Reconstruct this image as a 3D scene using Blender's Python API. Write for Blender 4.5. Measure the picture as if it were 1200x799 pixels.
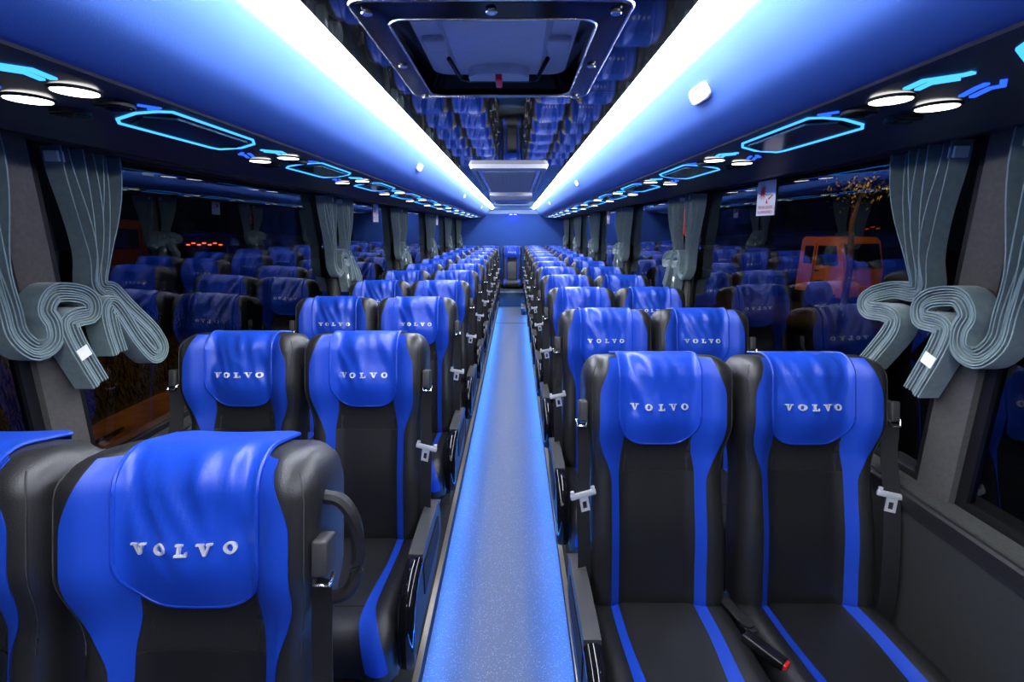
import bpy, bmesh, math, random
from mathutils import Vector, Matrix, noise

# ---------------------------------------------------------------- scene, camera, light
for o in list(bpy.data.objects):
    bpy.data.objects.remove(o)
S = bpy.context.scene
COL = S.collection
PI = math.pi

cam_d = bpy.data.cameras.new('camera')
cam_d.sensor_width = 36.0
cam_d.lens = 16.0
cam_d.clip_start = 0.02
cam_d.clip_end = 300
cam = bpy.data.objects.new('camera', cam_d)
COL.objects.link(cam)
cam.location = (0.055, 0.0, 1.55)
cam.rotation_euler = (math.radians(90 - 13.85), 0, math.radians(0.313))
S.camera = cam

w = bpy.data.worlds.new('night')
S.world = w
w.use_nodes = True
w.node_tree.nodes['Background'].inputs[0].default_value = (0.10, 0.14, 0.30, 1)
w.node_tree.nodes['Background'].inputs[1].default_value = 0.01

S.view_settings.view_transform = 'Standard'
S.view_settings.look = 'None'
S.view_settings.gamma = 1.0
S.view_settings.use_curve_mapping = False
S.view_settings.exposure = 0.0

LED_STRENGTH = 52.0
FLOOR_LED = 80.0
NEON = 2.3
SPOT = 7.0

def night_lamp(name, loc, energy, col, size, aim):
    l = bpy.data.lights.new(name, 'SPOT')
    l.energy = energy; l.color = col; l.shadow_soft_size = size
    l.spot_size = math.radians(80); l.spot_blend = 0.6
    o = bpy.data.objects.new(name, l); COL.objects.link(o)
    o.location = loc
    d = Vector(aim) - Vector(loc)
    o.rotation_euler = d.to_track_quat('-Z', 'Y').to_euler()
    return o
night_lamp('sodium_street_lamp', (-9.0, 8.5, 5.0), 600, (1.0, 0.42, 0.10), 0.2, (-6.6, 6.6, -1.2))
night_lamp('sodium_yard_lamp', (7.0, 10.5, 5.5), 1300, (1.0, 0.55, 0.22), 0.2, (12.4, 18.5, 0.2))

# ---------------------------------------------------------------- materials
MATS = {}
def mat(name, col, rough=0.5, metal=0.0, spec=0.5, noise_amt=0.0, nscale=40.0, bump=0.0, bscale=300.0,
        coat=0.0, coat_r=0.1, ior=None, emit=None, estr=0.0, sheen=0.0):
    m = bpy.data.materials.new(name)
    m.use_nodes = True
    nt = m.node_tree
    b = nt.nodes['Principled BSDF']
    b.inputs['Base Color'].default_value = (*col, 1)
    b.inputs['Roughness'].default_value = rough
    b.inputs['Metallic'].default_value = metal
    b.inputs['Specular IOR Level'].default_value = spec
    if ior: b.inputs['IOR'].default_value = ior
    if coat:
        b.inputs['Coat Weight'].default_value = coat
        b.inputs['Coat Roughness'].default_value = coat_r
    if sheen:
        b.inputs['Sheen Weight'].default_value = sheen
    if emit:
        b.inputs['Emission Color'].default_value = (*emit, 1)
        b.inputs['Emission Strength'].default_value = estr
    if noise_amt or bump:
        tc = nt.nodes.new('ShaderNodeTexCoord')
    if noise_amt:
        n = nt.nodes.new('ShaderNodeTexNoise'); n.inputs['Scale'].default_value = nscale
        n.inputs['Detail'].default_value = 4
        nt.links.new(tc.outputs['Object'], n.inputs['Vector'])
        r = nt.nodes.new('ShaderNodeValToRGB')
        r.color_ramp.elements[0].position = 0.3; r.color_ramp.elements[1].position = 0.7
        r.color_ramp.elements[0].color = (*[c * (1 - noise_amt) for c in col], 1)
        r.color_ramp.elements[1].color = (*[min(1, c * (1 + noise_amt)) for c in col], 1)
        nt.links.new(n.outputs['Fac'], r.inputs['Fac'])
        nt.links.new(r.outputs['Color'], b.inputs['Base Color'])
    if bump:
        n2 = nt.nodes.new('ShaderNodeTexNoise'); n2.inputs['Scale'].default_value = bscale
        n2.inputs['Detail'].default_value = 2
        nt.links.new(tc.outputs['Object'], n2.inputs['Vector'])
        bp = nt.nodes.new('ShaderNodeBump'); bp.inputs['Strength'].default_value = bump
        bp.inputs['Distance'].default_value = 0.002
        nt.links.new(n2.outputs['Fac'], bp.inputs['Height'])
        nt.links.new(bp.outputs['Normal'], b.inputs['Normal'])
    MATS[name] = m
    return m

def emis(name, col, s):
    m = bpy.data.materials.new(name); m.use_nodes = True
    nt = m.node_tree; nt.nodes.clear()
    e = nt.nodes.new('ShaderNodeEmission'); e.inputs[0].default_value = (*col, 1); e.inputs[1].default_value = s
    o = nt.nodes.new('ShaderNodeOutputMaterial'); nt.links.new(e.outputs[0], o.inputs[0])
    MATS[name] = m
    return m

mat('black_leather', (0.017, 0.017, 0.0175), 0.40, spec=0.65, noise_amt=0.12, nscale=25, bump=0.25, bscale=420)
mat('panel_leather', (0.011, 0.0115, 0.012), 0.42, spec=0.6, noise_amt=0.15, nscale=18, bump=0.3, bscale=500)
mat('dark_cloth', (0.005, 0.005, 0.006), 0.85, bump=0.3, bscale=700)
mat('stripe_blue', (0.010, 0.062, 0.50), 0.42, spec=0.5, bump=0.1, bscale=500)
mat('cover_blue', (0.010, 0.068, 0.55), 0.36, spec=0.6, noise_amt=0.06, nscale=9, bump=0.15, bscale=260)
mat('chrome', (0.72, 0.73, 0.75), 0.22, metal=1.0)
mat('letter_silver', (0.80, 0.81, 0.83), 0.35, metal=0.3)
mat('tongue_steel', (0.66, 0.67, 0.69), 0.3, metal=0.35)
mat('gloss_black', (0.008, 0.008, 0.010), 0.16)
mat('frame_black', (0.004, 0.004, 0.005), 0.16, spec=0.15)
mat('matte_black', (0.012, 0.012, 0.013), 0.55, noise_amt=0.15, nscale=30)
mat('arm_pad', (0.045, 0.045, 0.046), 0.5, bump=0.2, bscale=400)
mat('belt_black', (0.010, 0.010, 0.011), 0.6, bump=0.3, bscale=900)
mat('red_plastic', (0.75, 0.02, 0.02), 0.35)
mat('white_plastic', (0.75, 0.76, 0.78), 0.4, noise_amt=0.03)
mat('grille_grey', (0.80, 0.80, 0.77), 0.5)
mat('fascia_blue', (0.040, 0.110, 0.42), 0.55, spec=0.3, noise_amt=0.05, nscale=6, bump=0.12, bscale=350)
mat('service_navy', (0.010, 0.013, 0.030), 0.45, noise_amt=0.1, nscale=15)
mat('rear_blue', (0.020, 0.090, 0.42), 0.75, noise_amt=0.08, nscale=30, bump=0.2, bscale=300)
mat('bulkhead_blue', (0.36, 0.55, 0.86), 0.5, noise_amt=0.03)
mat('pillar_grey', (0.075, 0.070, 0.066), 0.8, noise_amt=0.12, nscale=90, bump=0.35, bscale=500)
mat('side_grey', (0.028, 0.030, 0.028), 0.7, noise_amt=0.08, nscale=60, bump=0.2, bscale=400)
mat('sill_grey', (0.055, 0.058, 0.055), 0.6, noise_amt=0.25, nscale=120)
mat('platform_dark', (0.012, 0.014, 0.020), 0.6, noise_amt=0.2, nscale=50)
mat('edge_trim', (0.45, 0.40, 0.30), 0.35, metal=0.6)
mat('curtain_teal', (0.165, 0.235, 0.245), 0.75, noise_amt=0.12, nscale=60, bump=0.2, bscale=900, sheen=0.3)
mat('tag_white', (0.85, 0.86, 0.88), 0.5)
mat('sign_white', (0.85, 0.85, 0.86), 0.45)
mat('sign_red', (0.75, 0.03, 0.06), 0.45)
mat('gasket', (0.006, 0.006, 0.007), 0.45)
mat('step_teal', (0.030, 0.045, 0.050), 0.5, noise_amt=0.3, nscale=60)
mat('grille_back', (0.30, 0.30, 0.29), 0.6)
mat('cap_black', (0.006, 0.006, 0.007), 0.07)
mat('dome_white', (0.84, 0.86, 0.95), 0.35, noise_amt=0.03)
mat('night_asphalt', (0.03, 0.03, 0.033), 0.9, noise_amt=0.3, nscale=3)
mat('dirt', (0.30, 0.19, 0.10), 0.95, noise_amt=0.35, nscale=2.5)
mat('grass', (0.040, 0.045, 0.012), 0.95, noise_amt=0.5, nscale=6)
mat('lorry_orange', (0.80, 0.27, 0.03), 0.45, noise_amt=0.06, nscale=4)
mat('tyre', (0.015, 0.015, 0.015), 0.9, noise_amt=0.2)
mat('dark_window', (0.01, 0.012, 0.015), 0.1)
mat('leaf_yellow', (0.45, 0.42, 0.05), 0.7, noise_amt=0.2)
mat('bark', (0.06, 0.045, 0.03), 0.9, noise_amt=0.3)
mat('red_lever', (0.70, 0.01, 0.03), 0.35)

emis('led_white', (0.93, 0.96, 1.0), LED_STRENGTH)
emis('led_floor', (0.016, 0.20, 1.0), FLOOR_LED)
emis('neon_blue', (0.045, 0.33, 1.0), NEON)
emis('neon_deep', (0.02, 0.10, 1.0), NEON * 0.8)
emis('spot_white', (1.0, 0.97, 0.90), SPOT)
emis('rear_violet', (0.08, 0.08, 1.0), 45.0)
emis('far_red', (1.0, 0.10, 0.03), 5.0)
emis('far_white', (1.0, 0.95, 0.8), 6.0)

def speckled_floor():
    m = bpy.data.materials.new('aisle_vinyl'); m.use_nodes = True
    nt = m.node_tree; b = nt.nodes['Principled BSDF']
    tc = nt.nodes.new('ShaderNodeTexCoord')
    v = nt.nodes.new('ShaderNodeTexVoronoi'); v.inputs['Scale'].default_value = 150
    r = nt.nodes.new('ShaderNodeValToRGB')
    r.color_ramp.elements[0].position = 0.10; r.color_ramp.elements[0].color = (0.62, 0.64, 0.66, 1)
    r.color_ramp.elements[1].position = 0.22; r.color_ramp.elements[1].color = (0.165, 0.172, 0.172, 1)
    n = nt.nodes.new('ShaderNodeTexNoise'); n.inputs['Scale'].default_value = 260
    mx = nt.nodes.new('ShaderNodeMixRGB'); mx.blend_type = 'MULTIPLY'; mx.inputs[0].default_value = 0.5
    nt.links.new(tc.outputs['Object'], v.inputs['Vector']); nt.links.new(tc.outputs['Object'], n.inputs['Vector'])
    nt.links.new(v.outputs['Distance'], r.inputs[0])
    nt.links.new(r.outputs[0], mx.inputs[1]); nt.links.new(n.outputs['Fac'], mx.inputs[2])
    nt.links.new(mx.outputs[0], b.inputs['Base Color'])
    b.inputs['Roughness'].default_value = 0.45
    b.inputs['Specular IOR Level'].default_value = 0.35
    MATS['aisle_vinyl'] = m
speckled_floor()

def mirror_black():
    m = bpy.data.materials.new('mirror_ceiling'); m.use_nodes = True
    nt = m.node_tree; b = nt.nodes['Principled BSDF']
    b.inputs['Base Color'].default_value = (0.004, 0.005, 0.007, 1)
    b.inputs['Roughness'].default_value = 0.03
    b.inputs['IOR'].default_value = 1.85
    tc = nt.nodes.new('ShaderNodeTexCoord')
    n = nt.nodes.new('ShaderNodeTexNoise'); n.inputs['Scale'].default_value = 5
    nt.links.new(tc.outputs['Object'], n.inputs['Vector'])
    bp = nt.nodes.new('ShaderNodeBump'); bp.inputs['Strength'].default_value = 0.03; bp.inputs['Distance'].default_value = 0.01
    nt.links.new(n.outputs['Fac'], bp.inputs['Height']); nt.links.new(bp.outputs['Normal'], b.inputs['Normal'])
    MATS['mirror_ceiling'] = m
mirror_black()

def glass_mat():
    m = bpy.data.materials.new('window_glass'); m.use_nodes = True
    nt = m.node_tree; nt.nodes.clear()
    o = nt.nodes.new('ShaderNodeOutputMaterial')
    t = nt.nodes.new('ShaderNodeBsdfTransparent'); t.inputs[0].default_value = (0.45, 0.47, 0.48, 1)
    g = nt.nodes.new('ShaderNodeBsdfGlossy'); g.inputs['Roughness'].default_value = 0.0
    g.inputs[0].default_value = (0.9, 0.93, 1.0, 1)
    fr = nt.nodes.new('ShaderNodeFresnel'); fr.inputs['IOR'].default_value = 1.75
    mx = nt.nodes.new('ShaderNodeMixShader')
    nt.links.new(fr.outputs[0], mx.inputs[0]); nt.links.new(t.outputs[0], mx.inputs[1]); nt.links.new(g.outputs[0], mx.inputs[2])
    nt.links.new(mx.outputs[0], o.inputs[0])
    MATS['window_glass'] = m
glass_mat()

# ---------------------------------------------------------------- mesh helpers
class MB:
    def __init__(self): self.v = []; self.f = []
    def add(self, vs, fs):
        n = len(self.v); self.v += [tuple(p) for p in vs]; self.f += [tuple(n + i for i in f) for f in fs]
        return self
    def box(self, x0, x1, y0, y1, z0, z1):
        return self.add([(x0,y0,z0),(x1,y0,z0),(x1,y1,z0),(x0,y1,z0),(x0,y0,z1),(x1,y0,z1),(x1,y1,z1),(x0,y1,z1)],
                 [(0,3,2,1),(4,5,6,7),(0,1,5,4),(1,2,6,5),(2,3,7,6),(3,0,4,7)])
    def prism(self, pts, axis, a, b):
        """polygon pts (2d) extruded along axis from a to b"""
        n = len(pts)
        def P(p, h):
            if axis == 'x': return (h, p[0], p[1])
            if axis == 'y': return (p[0], h, p[1])
            return (p[0], p[1], h)
        vs = [P(p, a) for p in pts] + [P(p, b) for p in pts]
        fs = [tuple(range(n-1, -1, -1)), tuple(range(n, 2*n))]
        fs += [(i, (i+1) % n, n + (i+1) % n, n + i) for i in range(n)]
        return self.add(vs, fs)
    def sheet(self, pts, y0, y1, thick, ny=1):
        """open polyline pts (x,z) swept along y with thickness (offset to the left of travel)"""
        n = len(pts)
        off = []
        for i, p in enumerate(pts):
            a = Vector(pts[max(0, i-1)]); b = Vector(pts[min(n-1, i+1)])
            t = (b - a).normalized(); off.append((p[0] - t.y*thick, p[1] + t.x*thick))
        loop = list(pts) + off[::-1]
        return self.prism(loop, 'y', y0, y1)
    def tube(self, pts, r, seg=8, closed=False, flat=1.0):
        n = len(pts); P = [Vector(p) for p in pts]; rings = []
        up = Vector((0.13, 0.21, 0.97)).normalized()
        for i in range(n):
            a = P[(i-1) % n] if (closed or i > 0) else P[i]
            b = P[(i+1) % n] if (closed or i < n-1) else P[i]
            t = (b - a).normalized()
            s = t.cross(up)
            if s.length < 1e-4: s = t.cross(Vector((1, 0, 0)))
            s.normalize(); q = s.cross(t)
            rr = r[i] if isinstance(r, (list, tuple)) else r
            rings.append([P[i] + s*(rr*math.cos(2*PI*k/seg)) + q*(rr*flat*math.sin(2*PI*k/seg)) for k in range(seg)])
        vs = [p for R in rings for p in R]; fs = []
        m = n if closed else n-1
        for i in range(m):
            j = (i+1) % n
            for k in range(seg):
                fs.append((i*seg+k, i*seg+(k+1) % seg, j*seg+(k+1) % seg, j*seg+k))
        if not closed:
            fs.append(tuple(range(seg-1, -1, -1))); fs.append(tuple((n-1)*seg+k for k in range(seg)))
        return self.add(vs, fs)
    def disc(self, c, r, h, seg=24, axis='z'):
        pts = [(math.cos(2*PI*k/seg)*r, math.sin(2*PI*k/seg)*r) for k in range(seg)]
        if axis == 'z': return self.prism([(c[0]+p[0], c[1]+p[1]) for p in pts], 'z', c[2], c[2]+h)
        if axis == 'x': return self.prism([(c[1]+p[0], c[2]+p[1]) for p in pts], 'x', c[0], c[0]+h)
        return self.prism([(c[0]+p[0], c[2]+p[1]) for p in pts], 'y', c[1], c[1]+h)
    def rbox(self, x0, x1, y0, y1, z0, z1, r, seg=3):
        """box with rounded edges"""
        bm = bmesh.new()
        bmesh.ops.create_cube(bm, size=1)
        for v in bm.verts:
            v.co = Vector(((x0+x1)/2 + v.co.x*(x1-x0), (y0+y1)/2 + v.co.y*(y1-y0), (z0+z1)/2 + v.co.z*(z1-z0)))
        bmesh.ops.bevel(bm, geom=bm.edges[:], offset=r, segments=seg, profile=0.5, affect='EDGES')
        bm.verts.index_update()
        self.add([v.co.copy() for v in bm.verts], [tuple(v.index for v in f.verts) for f in bm.faces])
        bm.free(); return self
    def xform(self, M):
        self.v = [tuple(M @ Vector(p)) for p in self.v]; return self
    def mesh(self, name, m, smooth=True, angle=40):
        me = bpy.data.meshes.new(name)
        me.from_pydata(self.v, [], self.f); me.validate()
        bm = bmesh.new(); bm.from_mesh(me)
        bmesh.ops.recalc_face_normals(bm, faces=bm.faces[:])
        if smooth:
            for f in bm.faces: f.smooth = True
            lim = math.radians(angle)
            for e in bm.edges:
                if len(e.link_faces) == 2 and e.calc_face_angle(0) > lim: e.smooth = False
        bm.to_mesh(me); bm.free()
        me.materials.append(MATS[m])
        return me
    def obj(self, name, m, parent=None, smooth=True, angle=40):
        o = bpy.data.objects.new(name, self.mesh(name, m, smooth, angle)); COL.objects.link(o)
        if parent: o.parent = parent
        return o

def tag(o, label, cat=None, group=None, kind=None):
    o['label'] = label
    if cat: o['category'] = cat
    if group: o['group'] = group
    if kind: o['kind'] = kind
    return o
def struct(o, label=None):
    o['kind'] = 'structure'
    if label: o['label'] = label
    return o
def thing(name, label, cat, loc=(0,0,0), group=None):
    o = bpy.data.objects.new(name, None); COL.objects.link(o); o.location = loc
    o.empty_display_size = 0.1
    return tag(o, label, cat, group)
def link(name, me, parent=None, loc=None):
    o = bpy.data.objects.new(name, me); COL.objects.link(o)
    if parent: o.parent = parent
    if loc: o.location = loc
    return o
def ss(a, b, x):
    t = max(0.0, min(1.0, (x - a) / (b - a))); return t*t*(3 - 2*t)
def lerp(a, b, t): return a + (b - a)*t
def catmull(pts, n):
    out = []; P = [Vector(p) for p in pts]; m = len(P) - 1
    for i in range(n + 1):
        s = i / n * m; k = min(int(s), m - 1); t = s - k
        p0 = P[k-1] if k > 0 else P[k]*2 - P[k+1]
        p1, p2 = P[k], P[k+1]
        p3 = P[k+2] if k + 2 <= m else P[k+1]*2 - P[k]
        out.append(0.5*((2*p1) + (p2 - p0)*t + (2*p0 - 5*p1 + 4*p2 - p3)*t*t + (3*p1 - p0 - 3*p2 + p3)*t**3))
    return out
ORD = ['first', 'second', 'third', 'fourth', 'fifth', 'sixth', 'seventh', 'eighth', 'ninth', 'tenth', 'eleventh', 'twelfth', 'thirteenth', 'fourteenth', 'fifteenth']
VERGE, LORRY = 'grass verge side', 'orange lorry side'

# ---------------------------------------------------------------- the shell of the coach
Y0, Y1 = -1.1, 11.0          # front and rear ends
ZC = 2.02                    # ceiling
OX = 0.02                    # the overhead units sit slightly off the aisle centre
def wall_x(z): return 1.27 - 0.022*(z - 0.83)/0.95
P1 = [1.16, 3.15, 4.92, 6.70, 8.50, 10.35]     # pillars, lorry side (+x)
P0 = [1.22, 3.30, 5.12, 7.00, 8.85, 10.55]      # pillars, verge side (-x)

struct(MB().box(-0.27, 0.27, Y0, 9.25, -0.05, 0.0).obj('floor', 'aisle_vinyl'), 'grey speckled vinyl aisle floor washed by blue edge lights')
for s, nm in ((-1, 'left'), (1, 'right')):
    mb = MB(); xs = sorted((s*0.272, s*1.18))
    mb.box(xs[0], xs[1], Y0, Y1, -0.05, 0.105)
    mb.obj('floor_platform', 'platform_dark')['kind'] = 'structure'
    e = MB(); xs = sorted((s*0.260, s*0.279)); e.box(xs[0], xs[1], Y0, 9.25, 0.1055, 0.112)
    struct(e.obj('trim_%d' % (1 if s < 0 else 2), 'edge_trim'))
    st = MB(); xs = sorted((s*0.2655, s*0.2715)); st.box(xs[0], xs[1], Y0, 9.2, 0.085, 0.103)
    tag(st.obj('floor_light_strip', 'led_floor'), 'glowing blue light strip along the aisle edge, ' + (VERGE if s < 0 else LORRY), 'light strip', 'aisle edge lights')

# steps at the rear of the aisle
st = MB(); st.rbox(-0.268, 0.268, 9.26, 10.3, -0.05, 0.30, 0.008)
o = struct(st.obj('floor_step', 'step_teal'), 'dark teal lower step at the end of the aisle')
MB().box(-0.268, 0.268, 9.245, 9.262, 0.285, 0.305).obj('step_edge', 'edge_trim', o)
st = MB(); st.rbox(-0.268, 0.268, 9.85, 10.3, 0.302, 0.40, 0.008)
o = struct(st.obj('floor_step', 'matte_black'), 'black upper step under the middle rear seat')
struct(MB().box(-0.27, 0.27, 7.55, 7.56, 0.0, 0.004).obj('trim_3', 'matte_black'))
b = thing('floor_box', 'small black box on the aisle floor before the rear step', 'box', (0.225, 8.6, 0))
MB().rbox(-0.04, 0.04, -0.3, 0.3, 0.0, 0.12, 0.006).obj('housing', 'matte_black', b)
MB().rbox(-0.041, 0.041, -0.3, 0.3, 0.12, 0.13, 0.003).obj('lid', 'edge_trim', b)

# side walls: lower panel, sill, pillars, windows, header
wn = 1; tn = 4
for s, nm, PY in ((-1, 'left', P0), (1, 'right', P1)):
    mb = MB(); xs = sorted((s*1.185, s*1.22)); mb.box(xs[0], xs[1], Y0, Y1, 0.0, 0.78)
    wl = struct(mb.obj('wall_' + nm, 'side_grey'), 'dark grey lower side panel under the windows')
    prof = [(s*1.172, 0.775), (s*1.172, 0.81), (s*1.180, 0.816), (s*1.28, 0.816), (s*1.28, 0.78), (s*1.19, 0.775)]
    k = MB(); k.prism(prof, 'y', Y0, Y1); struct(k.obj('trim_%d' % tn, 'matte_black', angle=25)); tn += 1
    k = MB(); xs = sorted((s*1.190, s*1.255)); k.box(xs[0], xs[1], Y0, Y1, 0.816, 0.822)
    struct(k.obj('trim_%d' % tn, 'sill_grey')); tn += 1
    # header above the windows
    k = MB(); k.prism([(s*1.19, 1.782), (s*1.29, 1.77), (s*1.29, 1.92), (s*1.10, 1.86)], 'y', Y0, Y1)
    struct(k.obj('trim_%d' % tn, 'gasket')); tn += 1
    for y in PY:
        k = MB()
        zs = [0.822, 1.2, 1.5, 1.80]
        secs = []
        for z in zs:
            x = wall_x(z)
            secs.append([(s*(x+0.02), y-0.055, z), (s*(x-0.028), y-0.05, z), (s*(x-0.036), y-0.035, z), (s*(x-0.036), y+0.035, z), (s*(x-0.028), y+0.05, z), (s*(x+0.02), y+0.055, z)])
        vs = [p for q in secs for p in q]; fs = []
        for i in range(3):
            for j in range(6):
                fs.append((i*6+j, i*6+(j+1) % 6, (i+1)*6+(j+1) % 6, (i+1)*6+j))
        fs += [tuple(range(6)), tuple(range(18, 24))]
        k.add(vs, fs)
        struct(k.obj('trim_%d' % tn, 'pillar_grey', angle=30), 'grey fabric covered window pillar'); tn += 1
    edges = [Y0] + PY + [Y1]
    for i in range(len(edges) - 1):
        a, b_ = edges[i] + (0.05 if i else 0), edges[i+1] - (0.05 if i < len(edges)-2 else 0)
        if b_ - a < 0.3: continue
        zb, zt = 0.82, 1.79
        xb, xt = s*wall_x(zb), s*wall_x(zt)
        g = MB()
        def bar(ya, yb, za, zb_):
            x1, x2 = s*wall_x(za), s*wall_x(zb_)
            q = 0.012*s
            g.add([(x1-q,ya,za),(x1+q,ya,za),(x1+q,yb,za),(x1-q,yb,za),(x2-q,ya,zb_),(x2+q,ya,zb_),(x2+q,yb,zb_),(x2-q,yb,zb_)],
                  [(0,3,2,1),(4,5,6,7),(0,1,5,4),(1,2,6,5),(2,3,7,6),(3,0,4,7)])
        bar(a, a+0.03, zb, zt); bar(b_-0.03, b_, zb, zt); bar(a+0.03, b_-0.03, zb, zb+0.02); bar(a+0.03, b_-0.03, zt-0.02, zt)
        wo = struct(g.obj('window_%d' % wn, 'gasket'), 'large dark coach window with black rubber gasket'); wn += 1
        p = MB()
        q = 0.003*s; zb += 0.02; zt -= 0.02; a += 0.03; b_ -= 0.03
        xb, xt = s*wall_x(zb), s*wall_x(zt)
        me = bpy.data.meshes.new('pane')      # the face looks into the coach
        q4 = [(xb, a, zb), (xb, b_, zb), (xt, b_, zt), (xt, a, zt)]
        me.from_pydata(q4, [], [(0, 1, 2, 3)] if s < 0 else [(3, 2, 1, 0)]); me.materials.append(MATS['window_glass'])
        if (me.polygons[0].normal.x > 0) != (s < 0): me.flip_normals()
        link('pane', me, wo)

# rear wall with bulkhead above
struct(MB().box(-1.3, 1.3, Y1, Y1+0.05, 0.0, 1.90).obj('wall_rear', 'rear_blue'), 'deep blue padded rear wall of the coach')
k = MB(); k.prism([(10.55, 2.02), (10.75, 1.985), (10.93, 1.975), (10.95, 1.885), (11.05, 1.885), (11.05, 2.06), (10.55, 2.06)], 'x', -0.72, 0.72)
struct(k.obj('trim_%d' % tn, 'bulkhead_blue', angle=25), 'pale blue bulkhead between the light strips above the rear wall'); tn += 1
b = thing('rear_lamp', 'small violet blue lamp above the rear wall', 'lamp', (0.02, 10.94, 1.875))
MB().rbox(-0.11, 0.11, -0.03, 0.03, 0.0, 0.02, 0.004).obj('housing', 'matte_black', b)
for dx in (-0.05, 0.05):
    MB().rbox(dx-0.035, dx+0.035, -0.02, 0.02, -0.006, 0.001, 0.002).obj('lens', 'rear_violet', b)

# ceiling: glossy black panels with seams, roof above
ce = struct(MB().box(-1.3, 1.3, Y0, Y1+0.05, ZC+0.10, ZC+0.14).obj('ceiling', 'matte_black'), 'roof above the glossy panels')
HX, HY0, HY1, HWX = 0.005, 1.065, 1.765, 0.298       # hatch
pan = [(Y0, HY0-0.02), (HY1+0.0, 3.60), (3.60, 5.45), (5.45, 7.3), (7.3, 9.0), (9.0, 10.58)]
for a, b_ in pan:
    MB().box(-0.46+OX, 0.46+OX, a+0.002, b_-0.002, ZC, ZC+0.012).obj('ceiling_panel', 'mirror_ceiling', ce, smooth=False)
for x0, x1 in ((-0.46+OX, HX-HWX+0.03), (HX+HWX-0.03, 0.46+OX)):
    MB().box(x0, x1, HY0-0.02+0.002, HY1-0.002, ZC, ZC+0.012).obj('ceiling_panel', 'mirror_ceiling', ce, smooth=False)

# overhead lockers, light strips
for s, side in ((-1, VERGE), (1, LORRY)):
    t = thing('overhead_locker', 'long blue overhead locker above the windows, ' + side, 'locker', (OX, 0, 0), 'overhead lockers')
    ctrl = [(0.495, 2.035), (0.515, 2.005), (0.545, 1.965), (0.575, 1.915), (0.605, 1.868), (0.640, 1.835), (0.675, 1.818), (0.700, 1.812)]
    pts = [(p.x, p.y) for p in catmull(ctrl, 28)]
    prof = [(s*x, z) for x, z in pts]
    if s > 0: prof = prof
    loop = prof + [(s*0.70, 1.83), (s*0.66, 1.85), (s*0.53, 2.05)]
    MB().prism(loop, 'y', Y0, Y1-0.02).obj('fascia', 'fascia_blue', t, angle=50)
    sp = [(s*0.695, 1.806), (s*0.71, 1.800), (s*1.02, 1.782), (s*1.07, 1.772), (s*1.10, 1.765), (s*1.10, 1.79), (s*0.70, 1.83)]
    MB().prism(sp, 'y', Y0, Y1-0.02).obj('service_panel', 'service_navy', t, angle=25)
    st = MB(); xs = sorted((s*0.452, s*0.497)); st.box(xs[0]+OX, xs[1]+OX, Y0, 10.72, ZC-0.032, ZC-0.010)
    tag(st.obj('light_strip', 'led_white', smooth=False), 'bright white ceiling light strip beside the locker, ' + side, 'light strip', 'ceiling light strips')
    r = MB(); xs = sorted((s*1.135, s*1.165)); r.box(xs[0], xs[1], Y0, Y1-0.1, 1.768, 1.778)
    tag(r.obj('curtain_rail', 'gasket'), 'black curtain rail above the windows, ' + side, 'rail', 'curtain rails')

# ---------------------------------------------------------------- overhead service units
def ribbon(mb, pts, wd, z0, h=0.006, closed=False):
    """flat luminous line of width wd along 2d points, bottom at z0"""
    n = len(pts); P = [Vector(p) for p in pts]; L = []; R = []
    for i in range(n):
        a = P[(i-1) % n] if (closed or i) else P[i]; c = P[(i+1) % n] if (closed or i < n-1) else P[i]
        d1 = (P[i]-a).normalized() if (P[i]-a).length > 1e-6 else (c-P[i]).normalized()
        d2 = (c-P[i]).normalized() if (c-P[i]).length > 1e-6 else d1
        t = (d1+d2).normalized(); nn = Vector((-t.y, t.x)); k = 1/max(0.5, nn.dot(Vector((-d1.y, d1.x))))
        L.append(P[i]+nn*(wd/2*k)); R.append(P[i]-nn*(wd/2*k))
    m = n if closed else n-1
    for i in range(m):
        j = (i+1) % n
        q = [L[i], L[j], R[j], R[i]]
        def Z(p): return z0 - (abs(p.x) - 0.71)*0.058
        vs = [(p.x, p.y, Z(p)) for p in q] + [(p.x, p.y, Z(p)+h) for p in q]
        mb.add(vs, [(0,3,2,1),(4,5,6,7),(0,1,5,4),(1,2,6,5),(2,3,7,6),(3,0,4,7)])
    return mb
ZP = 1.7965
def pz(x): return ZP - (x - 0.71)*0.058
UM = {}
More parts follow.
